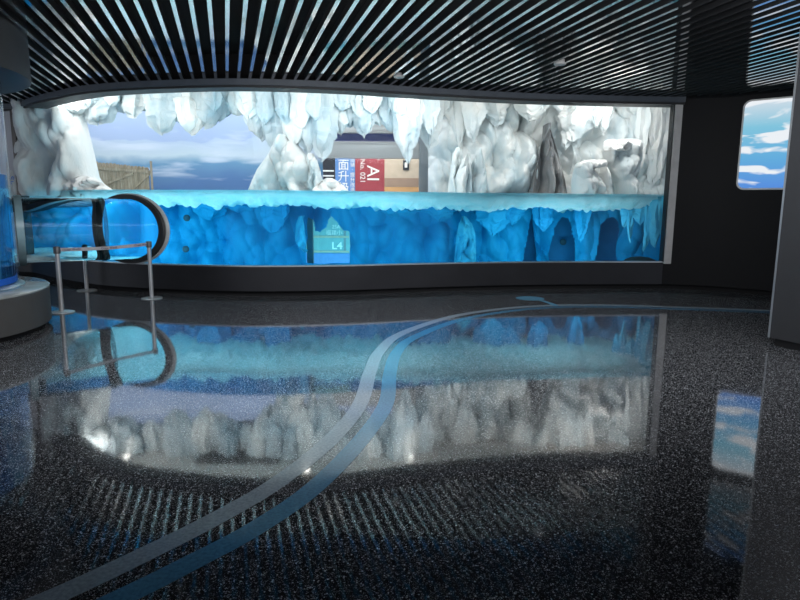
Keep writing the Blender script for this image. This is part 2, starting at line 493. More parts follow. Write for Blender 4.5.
def sweep(name, line, prof, mat, parent=None, deg=35):
    """closed profile [(offset towards the room, z)] swept along a plan line"""
    ns = normals(line); k = len(prof); vs = []; fs = []
    for p, n in zip(line, ns):
        for d, z in prof:
            q = p + n * d; vs.append((q.x, q.y, z))
    for i in range(len(line) - 1):
        for j in range(k):
            a = i * k + j; b = i * k + (j + 1) % k
            fs.append([a, b, b + k, a + k])
    fs.append(list(range(k))[::-1]); fs.append([(len(line) - 1) * k + j for j in range(k)])
    bm = bmesh.new()
    bv = [bm.verts.new(v) for v in vs]
    for f in fs: bm.faces.new([bv[i] for i in f])
    o = bm_obj(name, bm, mat, parent)
    sharp_by_angle(o, deg)
    return o

def curveY(x):
    for a, b in zip(FULL[:-1], FULL[1:]):
        if a.x <= x <= b.x: return a.y + (b.y - a.y) * (x - a.x) / max(1e-6, b.x - a.x)
    return FULL[0].y + 1 if x < FULL[0].x else FULL[-1].y


# floor
fl = [(-14, -5, 0), (16, -5, 0), (16, 14, 0), (-14, 14, 0)]
o = mesh_obj('floor', fl + [(x, y, -0.12) for x, y, z in fl], [[0, 1, 2, 3], [7, 6, 5, 4], [0, 4, 5, 1], [1, 5, 6, 2], [2, 6, 7, 3], [3, 7, 4, 0]], M['floor'])
structure(o, 'polished black terrazzo floor with white chips')

# wall under the window, its toe recess, sill, head, and the dark wall at the right
o = sweep('wall_back', CURVE, [(0, 0.09), (0, Z_SILL), (-0.30, Z_SILL), (-0.30, 0.09)], M['plinth']); structure(o, 'low charcoal metal wall curving under the long window')
o = sweep('baseboard_back', FULL, [(-0.09, 0.0), (-0.09, 0.10), (-0.2, 0.10), (-0.2, 0.0)], M['toe']); structure(o)
o = sweep('trim_1', WINDOW, [(0.012, Z_SILL), (0.012, Z_SILL + 0.022), (-0.10, Z_SILL + 0.022), (-0.10, Z_SILL)], M['sill']); structure(o, 'thin aluminium sill line under the long window')
head_line = CURVE + [CURVE[-1] + (CORNER - CURVE[-1]) * 0.2]
o = sweep('trim_2', head_line, [(0.09, Z_HEAD + 0.035), (0.09, Z_CEIL + 0.01), (-0.35, Z_CEIL + 0.01), (-0.35, Z_HEAD + 0.035)], M['head']); structure(o, 'slate grey band curving over the long window')
o = sweep('trim_3', head_line, [(0.05, Z_HEAD), (0.05, Z_HEAD + 0.034), (-0.30, Z_HEAD + 0.034), (-0.30, Z_HEAD)], M['gasket']); structure(o, 'thin black line under the window head band')
right_line = [CURVE[-1] + (CORNER - CURVE[-1]) * 0.02, CORNER, WALL_END]
o = sweep('wall_right', [CURVE[-1], CORNER, WALL_END], [(0, 0.09), (0, 3.95), (-0.25, 3.95), (-0.25, 0.09)], M['wall_dark']); structure(o, 'tall charcoal wall right of the long window')
# pale wall left of the left window post
o = sweep('wall_left', CURVE[:I_POST_L - 1], [(-0.02, Z_SILL), (-0.02, Z_HEAD), (-0.22, Z_HEAD), (-0.22, Z_SILL)], M['pale_wall']); structure(o, 'pale grey wall strip behind the water column')
for name, idx, wd, mat, dep, lab in (('trim_4', I_POST_L, 0.10, M['post_dark'], 0.10, 'dark post at the left end of the long window'),
                           ('trim_5', I_POST_R, 0.035, M['gasket'], 0.03, 'dark inner edge at the right end of the long window')):
    p = CURVE[idx]; n = normals(CURVE)[idx]; rz = math.atan2(n.x, -n.y)
    bm = bmesh.new(); add_box(bm, (p.x - n.x * 0.06, p.y - n.y * 0.06, (Z_SILL + Z_HEAD) / 2 + 0.01), (wd, 0.12 + dep, Z_HEAD - Z_SILL), rz, 0.008)
    structure(bm_obj(name, bm, mat), lab)
i0 = near_index(672)
rp = [CURVE[I_POST_R] + (CURVE[I_POST_R] - CURVE[I_POST_R - 1]).normalized() * d for d in (0.0, 0.26)]
o = sweep('trim_6', rp, [(0.045, Z_SILL - 0.02), (0.045, Z_HEAD + 0.03), (-0.06, Z_HEAD + 0.03), (-0.06, Z_SILL - 0.02)], M['alu_light']); structure(o, 'pale aluminium jamb at the right end of the long window')

o = sweep('wall_above', [p.copy() for p in CURVE] + [CORNER, WALL_END], [(0.03, Z_CEIL - 0.02), (0.03, 3.95), (-0.27, 3.95), (-0.27, Z_CEIL - 0.02)], M['black']); structure(o)
# glass of the long window
o = sweep('window_1', WINDOW, [(-0.05, Z_SILL + 0.02), (-0.05, Z_HEAD + 0.02), (-0.10, Z_HEAD + 0.02), (-0.10, Z_SILL + 0.02)], M['pane'], deg=60)
structure(o, 'long curved clear acrylic viewing window')

# ceiling void and slats
cv = [(-14, -5), (16, -5), (16, WALL_END.y)] + [(p.x, p.y) for p in reversed(offset(FULL, 0.0))] + [(-14, FULL[0].y)]
ceil = mesh_obj('ceiling', [(x, y, 3.93) for x, y in cv], [list(range(len(cv)))], M['black']); structure(ceil, 'black ceiling void above rows of metal slats')
SA = math.radians(16.0)
nx_, ny_ = math.cos(SA), math.sin(SA); dx_, dy_ = -math.sin(SA), math.cos(SA)
_ta = G(52.5, 322); _tb = G(0, 345)
_ra = Vector((_ta.x, _ta.y)); _nl = Vector((-_ra.y, _ra.x)).normalized()
if _nl.x > 0: _nl = -_nl
_dd = Vector((_tb.x, _tb.y)) - _ra
RD = _dd.length_squared / (2 * _dd.dot(_nl))          # drum radius
TANK = _ra + _nl * RD
RT = RD * 0.808                                        # tank radius
SLAT0 = 0.082
k0 = int(-4.7 / 0.1745); k1 = int(9.4 / 0.1745)
for k in range(k0, k1):
    c = k * 0.1745 + SLAT0
    s = 2.2; last = None
    while s < 16:
        x, y = c * nx_ + s * dx_, c * ny_ + s * dy_
        if y > curveY(x) - 0.06: break
        s += 0.03
    s_end = s; s_beg = 2.2
    if s_end - s_beg < 0.6: continue
    bm = bmesh.new()
    ms = (s_beg + s_end) / 2
    add_box(bm, (c * nx_ + ms * dx_, c * ny_ + ms * dy_, Z_CEIL + 0.045 + 0.006), (0.044, s_end - s_beg, 0.09), SA)
    o = bm_obj('slat', bm, M['slat_side'], ceil)
    o.data.materials.append(M['slat'])
    for pl in o.data.polygons:
        if pl.normal.z < -0.9: pl.material_index = 1

# right-hand wall end that comes towards the camera
A = G(768, 345); B = G(800, 352)
d = (B - A); d.z = 0; d.normalize()
B2 = A + d * 2.2
nrm = Vector((-d.y, d.x, 0))
if nrm.x > 0: nrm = -nrm
def slab(name, a, b, th, z0, z1, mat):
    vs = []
    for z in (z0, z1):
        for q in (a, b, b - nrm * th, a - nrm * th): vs.append((q.x, q.y, z))
    bm = bmesh.new(); bv = [bm.verts.new(v) for v in vs]
    for f in ([0, 1, 2, 3], [4, 5, 6, 7], [0, 1, 5, 4], [1, 2, 6, 5], [2, 3, 7, 6], [3, 0, 4, 7]): bm.faces.new([bv[i] for i in f])
    return bm_obj(name, bm, mat)
structure(slab('wall_front', A, B2, 1.6, 0.09, 3.93, M['hood']), 'dark grey wall end at the right edge, nearest the viewer')
structure(slab('baseboard_front', A + d * 0.05 - nrm * 0.03, B2, 1.5, 0.0, 0.09, M['toe']))
e0 = A + nrm * 0.004 - d * 0.012
structure(slab('trim_7', e0, e0 + d * 0.022, 0.03, 0.09, 3.9, M['sill']), 'pale metal edge strip on the wall end at the right')

# ------------------------------------------------------------------ exhibit shell
ex = offset(WINDOW, -0.32)
cx = [(p.x, p.y) for p in ex] + [(8.5, 12.2), (8.5, 13.7), (-12, 13.7), (-12, 13.2)]
structure(mesh_obj('ceiling_exhibit', [(x, y, 3.97) for x, y in cx], [list(range(len(cx)))], M['ex_ceiling']), 'beige ceiling inside the ice exhibit')
bm = bmesh.new(); add_box(bm, (-1.75, 13.66, 4.39), (21.5, 0.08, 0.84)); structure(bm_obj('wall_fill_riser', bm, M['ex_ceiling']))  # added with the raised ceiling to hide the overhead fill
bm = bmesh.new(); add_box(bm, (-1.75, 14.95, 4.83), (21.5, 2.7, 0.06)); structure(bm_obj('ceiling_fill_well', bm, M['ex_ceiling']))  # raised ceiling added to keep the overhead fill out of view
o = sweep('wall_header', WINDOW, [(-0.30, Z_HEAD + 0.035), (-0.30, 3.97), (-0.36, 3.97), (-0.36, Z_HEAD + 0.035)], M['ex_ceiling']); structure(o)
# pool shell
wx = [(p.x, p.y) for p in offset(WINDOW, -0.31)] + [(7.5, 12.0), (9.0, 15.4), (-13, 15.4), (-11.2, 12.6)]
structure(mesh_obj('floor_pool', [(x, y, -0.1) for x, y in wx], [list(range(len(wx)))], M['pool_floor']), 'pale blue floor of the penguin pool')

# painted sky wall with the gap of the back window
YB = 16.0
def wall_card(name, quad, th, mat):
    vs = list(quad) + [Vector((q.x, q.y + th, q.z)) for q in quad]
    return mesh_obj(name, vs, [[0, 1, 2, 3], [7, 6, 5, 4], [0, 4, 5, 1], [1, 5, 6, 2], [2, 6, 7, 3], [3, 7, 4, 0]], mat)
xl = P(-40, 150, YB).x; xm = P(322, 150, YB).x; xr = P(424, 150, YB).x; xe = P(720, 150, YB).x
zt = 4.82; zm = P(370, 118, YB).z
structure(wall_card('wall_mural', [Vector((xl, YB, 1.2)), Vector((xm, YB, 1.2)), Vector((xm, YB, zt)), Vector((xl, YB, zt))], 0.15, M['mural']), 'painted arctic sky wall behind the pool')
structure(wall_card('wall_mural_head', [Vector((xm, YB, zm)), Vector((xr, YB, zm)), Vector((xr, YB, zt)), Vector((xm, YB, zt))], 0.15, M['mural']))
structure(wall_card('wall_mural_right', [Vector((xr, YB, -0.1)), Vector((xe, YB, -0.1)), Vector((xe, YB, zt)), Vector((xr, YB, zt))], 0.15, M['mural']))
bm = bmesh.new(); add_box(bm, (xl - 0.3, 14.2, 2.4), (0.15, 4.6, 5.0)); structure(bm_obj('wall_exhibit_left', bm, M['mural']))
bm = bmesh.new(); add_box(bm, (8.4, 14.2, 2.4), (0.15, 4.6, 5.0)); structure(bm_obj('wall_exhibit_right', bm, M['mural']))

# ------------------------------------------------------------------ water of the pool
wl = offset(WINDOW, -0.115)
ring = [(p.x, p.y) for p in wl] + [(8.2, 12.2), (8.2, 15.3), (-11.5, 15.3), (-10.6, 12.9)]
n = len(ring)
vs = [(x, y, -0.05) for x, y in ring] + [(x, y, Z_WATER) for x, y in ring]
fs = [list(range(n))[::-1], list(range(n, 2 * n))] + [[i, (i + 1) % n, n + (i + 1) % n, n + i] for i in range(n)]
o = mesh_obj('pool_water', vs, fs, None, mats=[M['water_side'], M['water_top']])
o.data.polygons[1].material_index = 1
tag(o, 'clear blue water filling the pool behind the long window', 'water', kind='stuff')

# ------------------------------------------------------------------ ice building
def facet_field(rng, n, x0, x1, z0, z1, ax, az, amp, tilt):
    def octave(n, ax, az, amp, tilt):
        cx = rng.uniform(x0, x1, n); cz = rng.uniform(z0, z1, n)
        off = rng.uniform(0, amp, n); tx = rng.uniform(-tilt, tilt, n); tz = rng.uniform(-tilt * 0.8, tilt * 0.5, n)
        sk = rng.uniform(-0.35, 0.35, n)
        def f(x, z):
            dx = x[..., None] - cx; dz = z[..., None] - cz; dx = dx + sk * dz
            h = off + tx * dx + tz * dz - 0.34 * ((dx / ax) ** 2 + (dz / az) ** 2)
            return h.max(axis=-1)
        return f
    a = octave(n, ax, az, amp, tilt); b = octave(int(n * 2.5), ax * 0.5, az * 0.5, amp * 0.32, tilt * 0.8)
    def f(x, z):
        x = np.asarray(x, float); z = np.asarray(z, float)
        wx = x + 0.05 * np.sin(z * 2.3 + x * 1.9) + 0.015 * np.sin(z * 9 + 1.7 * x)
        wz = z + 0.05 * np.sin(x * 3.1 - z * 1.9)
        return a(wx, wz) + 0.45 * b(wx, wz)
    return f

def interp(y, rows, col):
    ys = [r[0] for r in rows]; return float(np.interp(y, ys, [r[col] for r in rows]))

def ice_mass(name, rows, Y, bulge, mat, seed=1, nu=60, nv=40, cells=30, ax=0.3, az=0.55, amp=0.35, tilt=0.35, thick=0.6, parent=None, edge=0.5, push=None, hole=None, rough=0.05):
    """solid rock mass; rows = [(y, left x, right x)] down the picture, standing at distance Y"""
    rng = np.random.default_rng(seed)
    py = np.linspace(rows[0][0], rows[-1][0], nv)
    PX = np.array([[interp(y, rows, 1) + (interp(y, rows, 2) - interp(y, rows, 1)) * i / (nu - 1) for i in range(nu)] for y in py])
    PY = np.repeat(py[:, None], nu, 1)
    X = np.zeros_like(PX); Z = np.zeros_like(PX)
    for j in range(nv):
        for i in range(nu):
            p = P(PX[j, i], PY[j, i], Y); X[j, i] = p.x; Z[j, i] = p.z
    f = facet_field(rng, cells, X.min(), X.max(), Z.min(), Z.max(), ax, az, amp, tilt)
    H = f(X, Z)
    U = np.linspace(0, 1, nu)[None, :]
    prof = np.clip(np.sin(np.pi * U), 0, 1) ** edge
    D = bulge * prof + H * prof
    for j in range(nv):
        for i in range(nu):
            D[j, i] += rough * mnoise.fractal(Vector((X[j, i] * 3.1, Z[j, i] * 2.2, seed * 7.3)), 0.9, 2.1, 4) * prof[0, i]
    if push is not None:
        for j in range(nv):
            for i in range(nu): D[j, i] += push(PX[j, i], PY[j, i])
    vs = [(X[j, i], Y - D[j, i], Z[j, i]) for j in range(nv) for i in range(nu)]
    nb = 8; base = len(vs)
    for j in range(nv):
        for i in range(nb):
            t = 1 - (i + 1) / (nb + 1)
            k = t * (nu - 1); a = int(k); fr = k - a
            x = X[j, a] * (1 - fr) + X[j, min(a + 1, nu - 1)] * fr
            vs.append((x, Y + thick * math.sin(math.pi * t) ** 0.5 + 0.02, Z[j, 0]))
    def ringrow(j):
        return [j * nu + i for i in range(nu)] + [base + j * nb + i for i in range(nb)]
    fs = []
    for j in range(nv - 1):
        a, b = ringrow(j), ringrow(j + 1); m = len(a)
        for k in range(m):
            if hole is not None and k < nu - 1:
                if hole((PX[j, k] + PX[j, k + 1]) / 2, (PY[j, k] + PY[j + 1, k]) / 2): continue
            if hole is not None and k >= nu - 1: continue
            fs.append([a[k], a[(k + 1) % m], b[(k + 1) % m], b[k]])
    if hole is None:
        fs.append(ringrow(0)); fs.append(ringrow(nv - 1)[::-1])
    bm = bmesh.new(); bv = [bm.verts.new(v) for v in vs]
    for q in fs:
        try: bm.faces.new([bv[i] for i in q])
        except ValueError: pass
    loose = [v for v in bm.verts if not v.link_faces]
    bmesh.ops.delete(bm, geom=loose, context='VERTS')
    o = bm_obj(name, bm, mat, parent)
    sharp_by_angle(o, 32)
    return o

def icicle(name, px, wpx, ytop, ytip, Y, mat, parent=None, seed=0, lean=0.0, blunt=0.25, depth=0.8, sides=11, start=0.45):
    """a hanging slab of ice: irregular ribbed section, full width at the top, tapering to a tip"""
    r = random.Random(seed * 13 + int(px))
    c = P(px, ytop, Y); tip = P(px, ytip, Y)
    wd = wpx / F * Y
    L = c.z - tip.z; rings = 16
    rad = [r.uniform(0.80, 1.15) * (1.0 if k % 2 else 0.80) for k in range(sides)]
    ph = r.uniform(0, 6.28)
    drop = [r.uniform(0.0, 0.16) for k in range(sides)]
    vs = []; fs = []
    for j in range(rings):
        v = j / (rings - 1)
        s0 = start + r.uniform(-0.06, 0.06)
        if v < s0: q = 1.0 - 0.12 * v
        else:
            t = (v - s0) / (1 - s0); q = (1.0 - 0.12 * v) * (1 - (1 - blunt) * t ** 1.25)
            q *= math.sqrt(max(0.0, 1 - t ** 6)) * 0.94 + 0.06
        q *= r.uniform(0.94, 1.05)
        z = c.z - v * L
        cxo = c.x + lean * v * wd + 0.03 * wd * math.sin(4 * v + ph)
        for k in range(sides):
            a = 2 * math.pi * k / sides + ph
            rr = rad[k] * q * r.uniform(0.95, 1.05) * 0.5 * wd
            vs.append((cxo + rr * math.cos(a), Y + rr * math.sin(a) * depth, z - 0.05 * L * math.cos(a * 2 + ph) * v + drop[k] * L * max(0.0, v - 0.5) * 2 * (1 if j < rings - 1 else 0.7)))
    for j in range(rings - 1):
        for k in range(sides):
            fs.append([j * sides + k, j * sides + (k + 1) % sides, (j + 1) * sides + (k + 1) % sides, (j + 1) * sides + k])
    fs.append(list(range(sides))); fs.append([(rings - 1) * sides + k for k in range(sides)][::-1])
    bm = bmesh.new(); bv = [bm.verts.new(v) for v in vs]
    for q in fs: bm.faces.new([bv[i] for i in q])
    es = [e for e in bm.edges]
    bmesh.ops.subdivide_edges(bm, edges=es, cuts=2, use_grid_fill=True)
    for v in bm.verts:
        q = v.co
        nn = mnoise.noise_vector(Vector((q.x * 5, q.y * 5, q.z * 2.0 + seed))) * 0.055
        n2 = mnoise.noise_vector(Vector((q.x * 15, q.y * 15, q.z * 6.0 + seed))) * 0.020
        v.co = q + nn + n2
    o = bm_obj(name, bm, mat, parent)
    sharp_by_angle(o, 24)
    return o

# hanging curtain along the top, from the left column to the back window
curt = thing('ice_curtain', 'pale blue curtain of hanging plaster ice along the exhibit top', 'ice', P(250, 88, 13.0))
curt_mw = Vector(curt.location)
def into(parent, o):
    o.parent = parent; o.location = o.location - Vector(parent.location); return o
rowsC = [(80, 30, 436), (92, 30, 436), (100, 40, 436), (104, 60, 436), (109, 84, 436)]
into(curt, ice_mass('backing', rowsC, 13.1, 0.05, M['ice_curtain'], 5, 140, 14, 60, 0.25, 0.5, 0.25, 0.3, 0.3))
ICE = [(74, 34, 116, 12.8), (98, 27, 126, 12.9), (119, 20, 114, 13.1), (134, 20, 118, 13.0), (162, 26, 136, 12.8), (148, 12, 104, 13.2), (185, 24, 137, 12.9), (204, 24, 129, 13.0),
       (222, 24, 121, 13.1), (238, 20, 117, 13.0), (258, 24, 141, 12.85), (274, 24, 150, 12.75), (292, 26, 151, 12.7), (309, 26, 155, 12.75), (323, 20, 162, 12.65),
       (337, 20, 134, 12.95), (351, 22, 127, 13.0), (365, 22, 137, 12.85), (380, 18, 128, 13.05), (391, 18, 132, 12.9), (405, 22, 162, 12.7), (418, 14, 134, 12.9), (428, 14, 136, 12.95),
       (84, 16, 108, 12.6), (110, 14, 106, 12.7), (174, 14, 108, 12.7), (213, 16, 112, 12.7), (247, 16, 118, 12.6), (266, 14, 126, 12.5), (283, 16, 124, 12.45), (301, 16, 128, 12.45), (316, 14, 122, 12.45),
       (344, 14, 112, 12.6), (372, 14, 112, 12.6), (358, 10, 116, 12.6), (398, 14, 118, 12.5), (412, 10, 120, 12.5)]
for i, (px, wp, yt, Y) in enumerate(ICE):
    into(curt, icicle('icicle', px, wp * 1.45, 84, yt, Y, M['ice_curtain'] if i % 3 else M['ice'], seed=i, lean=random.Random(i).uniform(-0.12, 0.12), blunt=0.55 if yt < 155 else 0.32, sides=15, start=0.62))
# left ice column
rowsL = [(84, 14, 82), (100, 14, 83), (118, 16, 86), (135, 16, 90), (155, 16, 95), (165, 14, 97), (178, 12, 100), (186, 12, 106), (196, 12, 114)]
o = ice_mass('ice_column', rowsL, 13.0, 0.35, M['ice'], 21, 70, 60, 26, 0.3, 0.7, 0.5, 0.8, 0.5, edge=0.4)
tag(o, 'tall white ice column at the left end of the exhibit', 'ice')
rowsL2 = [(176, 78, 86), (180, 70, 98), (185, 62, 106), (190, 58, 113), (197, 56, 120)]
o = ice_mass('snow_mound', rowsL2, 12.4, 0.2, M['snow'], 22, 40, 16, 10, 0.25, 0.2, 0.12, 0.3, 0.3); tag(o, 'white snow mound at the foot of the left ice column', 'snow')

# peaked ice rock in the middle
rowsM = [(137, 280, 291), (142, 276, 296), (150, 271, 303), (160, 264, 311), (170, 257, 319), (180, 252, 323), (190, 248, 326), (198, 246, 330)]
o = ice_mass('ice_rock', rowsM, 12.9, 0.3, M['ice'], 31, 60, 50, 16, 0.28, 0.45, 0.35, 0.5, 0.6); tag(o, 'white peaked ice rock standing left of the back window', 'ice')
rowsM2 = [(153, 308, 313), (160, 306, 317), (172, 308, 321), (186, 308, 322), (197, 306, 324)]
into(o, ice_mass('side_peak', rowsM2, 12.6, 0.12, M['ice'], 32, 24, 24, 6, 0.15, 0.3, 0.15, 0.3, 0.3)) if False else None
o2 = ice_mass('side_peak', rowsM2, 12.6, 0.12, M['ice'], 32, 24, 24, 6, 0.15, 0.3, 0.15, 0.3, 0.3, parent=o)
rowsM3 = [(178, 326, 332), (181, 321, 338), (185, 316, 343), (190, 312, 348), (197, 310, 352)]
o = ice_mass('snow_mound', rowsM3, 12.4, 0.15, M['snow'], 33, 30, 14, 8, 0.2, 0.2, 0.1, 0.3, 0.3); tag(o, 'small white snow mound in front of the blue banner', 'snow')

# ice wall at the right
rowsR = [(82, 424, 720), (92, 425, 720), (120, 427, 720), (150, 428, 720), (180, 428, 720), (199, 428, 720)]
def push_right(px, py):
    d = 0.0
    if 532 < px < 566: d -= 0.5 * max(0, 1 - abs(px - 549) / 17) ** 0.4 * min(1, max(0, (py - 115) / 25))
    return d
o = ice_mass('ice_wall', rowsR, 14.6, 0.25, M['ice'], 41, 260, 110, 120, 0.30, 0.5, 0.6, 0.6, 0.4, edge=0.15, push=push_right, rough=0.08)
tag(o, 'broad white plaster ice wall filling the right half of the exhibit', 'ice')
rows = [(124, 546, 549), (134, 544, 552), (150, 540, 557), (165, 537, 561), (180, 534, 565), (198, 532, 568)]
o = ice_mass('rock_slab', rows, 13.7, 0.15, M['rock'], 42, 36, 50, 14, 0.12, 0.6, 0.25, 0.6, 0.4); tag(o, 'dark grey pointed rock slab set into the white ice wall', 'rock')
for sd, rows, Y, lab in ((51, [(148, 456, 460), (153, 453, 463), (165, 451, 464), (180, 449, 464), (198, 447, 464)], 12.7, 'leftmost of three white ice pinnacles, with a rounded tip'),
                 (52, [(154, 467, 470), (160, 462, 471), (175, 456, 472), (188, 453, 472), (198, 451, 474)], 12.5, 'leaning white ice pinnacle between two others'),
                 (53, [(149, 478, 481), (156, 474, 483), (170, 470, 486), (185, 468, 488), (198, 466, 491)], 12.6, 'rightmost of three white ice pinnacles, sharply pointed')):
    o = ice_mass('ice_pinnacle', rows, Y, 0.15, M['ice'], sd, 26, 40, 6, 0.16, 0.5, 0.2, 0.5, 0.3); tag(o, lab, 'ice', 'ice pinnacles by the water')
def shelf(rows, Y, sd, lab, caprows, bul=0.35):
    o = ice_mass('ice_ledge', rows, Y, bul, M['ice'], sd, 44, 40, 14, 0.2, 0.35, 0.3, 0.5, 0.6, edge=0.35); tag(o, lab, 'ice', 'snow capped ice ledges')
    ice_mass('snow_cap', caprows, Y - bul * 0.5, bul * 0.75, M['snow'], sd + 1, 44, 12, 10, 0.2, 0.2, 0.05, 0.2, 0.3, parent=o, edge=0.5)
shelf([(143, 605, 640), (150, 604, 641), (162, 607, 641), (172, 612, 639), (182, 618, 636), (198, 620, 636)], 12.75, 61, 'snow capped ice ledge high on the right of the ice wall',
      [(140, 607, 639), (142, 604, 641), (147, 603, 641), (151, 604, 630)])
shelf([(163, 577, 606), (170, 574, 608), (180, 572, 608), (190, 572, 610), (198, 570, 612)], 12.6, 63, 'low snow dusted ice ledge just above the water at the right',
      [(160, 586, 606), (163, 578, 607), (166, 576, 607), (168, 576, 600)])
HL = [(430, 26, 150, 13.0), (445, 22, 118, 13.1), (456, 18, 146, 13.2), (472, 20, 138, 12.9), (492, 26, 128, 13.2), (536, 30, 122, 13.0), (556, 16, 112, 12.8), (585, 34, 140, 13.0), (598, 16, 128, 12.8), (608, 16, 134, 12.9), (571, 18, 150, 13.2), (640, 40, 120, 13.2), (654, 18, 150, 13.2), (662, 20, 185, 13.3), (645, 16, 176, 13.1)]
labs = ['beside the grey window post', 'second from the grey window post', 'above the leftmost pinnacle', 'above the pointed pinnacle', 'right of the three pinnacles', 'left of the grey rock tip', 'right of the grey rock tip', 'wide, above the low ledge',
        'narrow, above and left of the high ledge', 'directly over the high ledge', 'right of the grey rock slab', 'wide, at the top right corner', 'beside the right jamb, ending half way down', 'nearest the right jamb, reaching low', 'right of the high ledge, reaching low']
for i, ((px, wp, yt, Y), lb) in enumerate(zip(HL, labs)):
    Y += 0.65
    o = icicle('hanging_ice', px, wp * 1.25, 84, yt, Y, M['ice'], None, 200 + i, random.Random(i + 50).uniform(-0.2, 0.2), 0.5, 0.9, 13, 0.55)
    tag(o, 'white hanging ice block on the right wall, ' + lb, 'ice', 'hanging ice on the right wall')

# ------------------------------------------------------------------ under water
L4 = [(306, 263), (306, 217), (311, 221), (314, 231), (320, 232), (327, 227), (329, 219), (332, 216), (337, 222), (343, 230), (349, 231), (350, 263)]
def inside(poly, x, y):
    c = False
    for (x1, y1), (x2, y2) in zip(poly, poly[1:] + poly[:1]):
        if (y1 > y) != (y2 > y) and x < (x2 - x1) * (y - y1) / (y2 - y1) + x1: c = not c
    return c
CAVES = [([(552, 264), (553, 230), (556, 223), (561, 217), (566, 218), (570, 226), (574, 238), (575, 264)], 0.9),
         ([(594, 264), (597, 240), (600, 224), (606, 218), (612, 217), (617, 222), (620, 232), (619, 264)], 0.9),
         ([(522, 264), (527, 240), (531, 222), (533, 214), (535, 224), (537, 240), (538, 264)], 0.6)]
def push_under(px, py):
    for poly, dp in CAVES:
        if inside(poly, px, py): return -dp
    return 0.0
rowsU = [(197, 0, 745), (204, 0, 745), (230, 0, 745), (262, 0, 745), (275, 0, 745), (300, 0, 745)]
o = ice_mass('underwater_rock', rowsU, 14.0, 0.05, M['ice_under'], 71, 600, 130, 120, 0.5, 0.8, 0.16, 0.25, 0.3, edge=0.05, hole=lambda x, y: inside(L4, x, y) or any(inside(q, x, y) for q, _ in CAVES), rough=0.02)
tag(o, 'blue water-tinted rock wall under the water behind the long window', 'rock')
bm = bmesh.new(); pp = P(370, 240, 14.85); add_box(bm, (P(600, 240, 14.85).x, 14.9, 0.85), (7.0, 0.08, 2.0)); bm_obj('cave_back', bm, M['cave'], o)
UL = [(440, 26, 226, 13.5), (494, 26, 238, 13.3), (513, 18, 230, 13.4), (545, 16, 236, 13.3), (583, 14, 244, 13.2), (626, 12, 228, 12.6), (632, 10, 244, 12.5), (641, 18, 226, 12.4), (649, 12, 250, 12.3), (657, 14, 246, 12.2), (664, 12, 236, 12.0), (400, 40, 222, 13.6), (240, 36, 216, 13.7), (272, 22, 236, 13.6), (210, 40, 224, 13.7)]
ul = ['right of the small back window sign', 'wide, between the recess and the narrow cave', 'left of the narrow cave', 'left of the left arched cave', 'between the two arched caves', 'right of the right arched cave',
      'long, second right of the right arched cave', 'short and wide, near the right jamb', 'longest, near the right jamb', 'second from the right jamb', 'closest to the right jamb', 'broad, right of the glass opening', 'broad, left of the glass opening', 'narrow, just left of the glass opening', 'broad, right of the black ring']
for i, ((px, wp, yt, Y), lb) in enumerate(zip(UL, ul)):
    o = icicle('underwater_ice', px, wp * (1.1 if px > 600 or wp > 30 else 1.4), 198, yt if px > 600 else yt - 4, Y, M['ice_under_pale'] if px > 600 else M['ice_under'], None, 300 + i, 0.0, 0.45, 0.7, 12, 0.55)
    tag(o, 'pale blue ice hanging under the water, ' + lb, 'ice', 'ice hanging under the water')

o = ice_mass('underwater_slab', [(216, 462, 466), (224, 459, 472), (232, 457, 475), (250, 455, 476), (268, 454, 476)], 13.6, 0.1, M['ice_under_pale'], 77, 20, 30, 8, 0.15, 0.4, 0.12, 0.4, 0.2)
tag(o, 'pale green blue rock slab standing under the water left of the caves', 'rock')
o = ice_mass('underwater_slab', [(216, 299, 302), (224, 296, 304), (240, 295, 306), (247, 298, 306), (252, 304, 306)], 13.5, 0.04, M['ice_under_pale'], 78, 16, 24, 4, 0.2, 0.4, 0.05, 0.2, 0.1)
tag(o, 'pale blue leaf shaped ice slab beside the underwater glass opening', 'ice')

# floating slush
nx, nyy = 420, 30
vs = []; fs = []
def slush_front(x):
    return max(curveY(x) + 0.55, 11.75 - 0.35 * min(1.0, max(0.0, x / 3.0)) if x < 3.5 else 0) + 0.2 * mnoise.noise(Vector((x * 0.9, 3.3, 0)))
x0, x1 = -9.6, 7.6
for side in (0, 1):
    for i in range(nx):
        x = x0 + (x1 - x0) * i / (nx - 1)
        ya = min(slush_front(x), 13.4); yb = 14.5
        for j in range(nyy):
            t = j / (nyy - 1); y = ya + (yb - ya) * t
            e = min(1.0, min(t, 1 - t) * 8 + 0.15)
            if side == 0: z = 1.80 + 0.02 * mnoise.noise(Vector((x * 4, y * 4, 9)))
            else:
                a = mnoise.fractal(Vector((x * 1.5, y * 1.2, 2.0)), 0.8, 2.1, 5)
                b = abs(mnoise.noise(Vector((x * 4.5, y * 3, 5.0))))
                th = 0.15 + 0.08 * a + 0.20 * b
                if x > -1.5: th += 0.04
                z = 1.77 - th * e
            vs.append((x, y, z))
off = nx * nyy
for i in range(nx - 1):
    for j in range(nyy - 1):
        a, b, c, dd = i * nyy + j, (i + 1) * nyy + j, (i + 1) * nyy + j + 1, i * nyy + j + 1
        fs.append([a, b, c, dd]); fs.append([off + dd, off + c, off + b, off + a])
for i in range(nx - 1):
    fs.append([i * nyy, off + i * nyy, off + (i + 1) * nyy, (i + 1) * nyy])
    fs.append([(i + 1) * nyy + nyy - 1, off + (i + 1) * nyy + nyy - 1, off + i * nyy + nyy - 1, i * nyy + nyy - 1])
o = mesh_obj('floating_ice', vs, fs, M['slush'], smooth=True); tag(o, 'floating white ice slush along the water line of the pool', 'ice', kind='stuff')

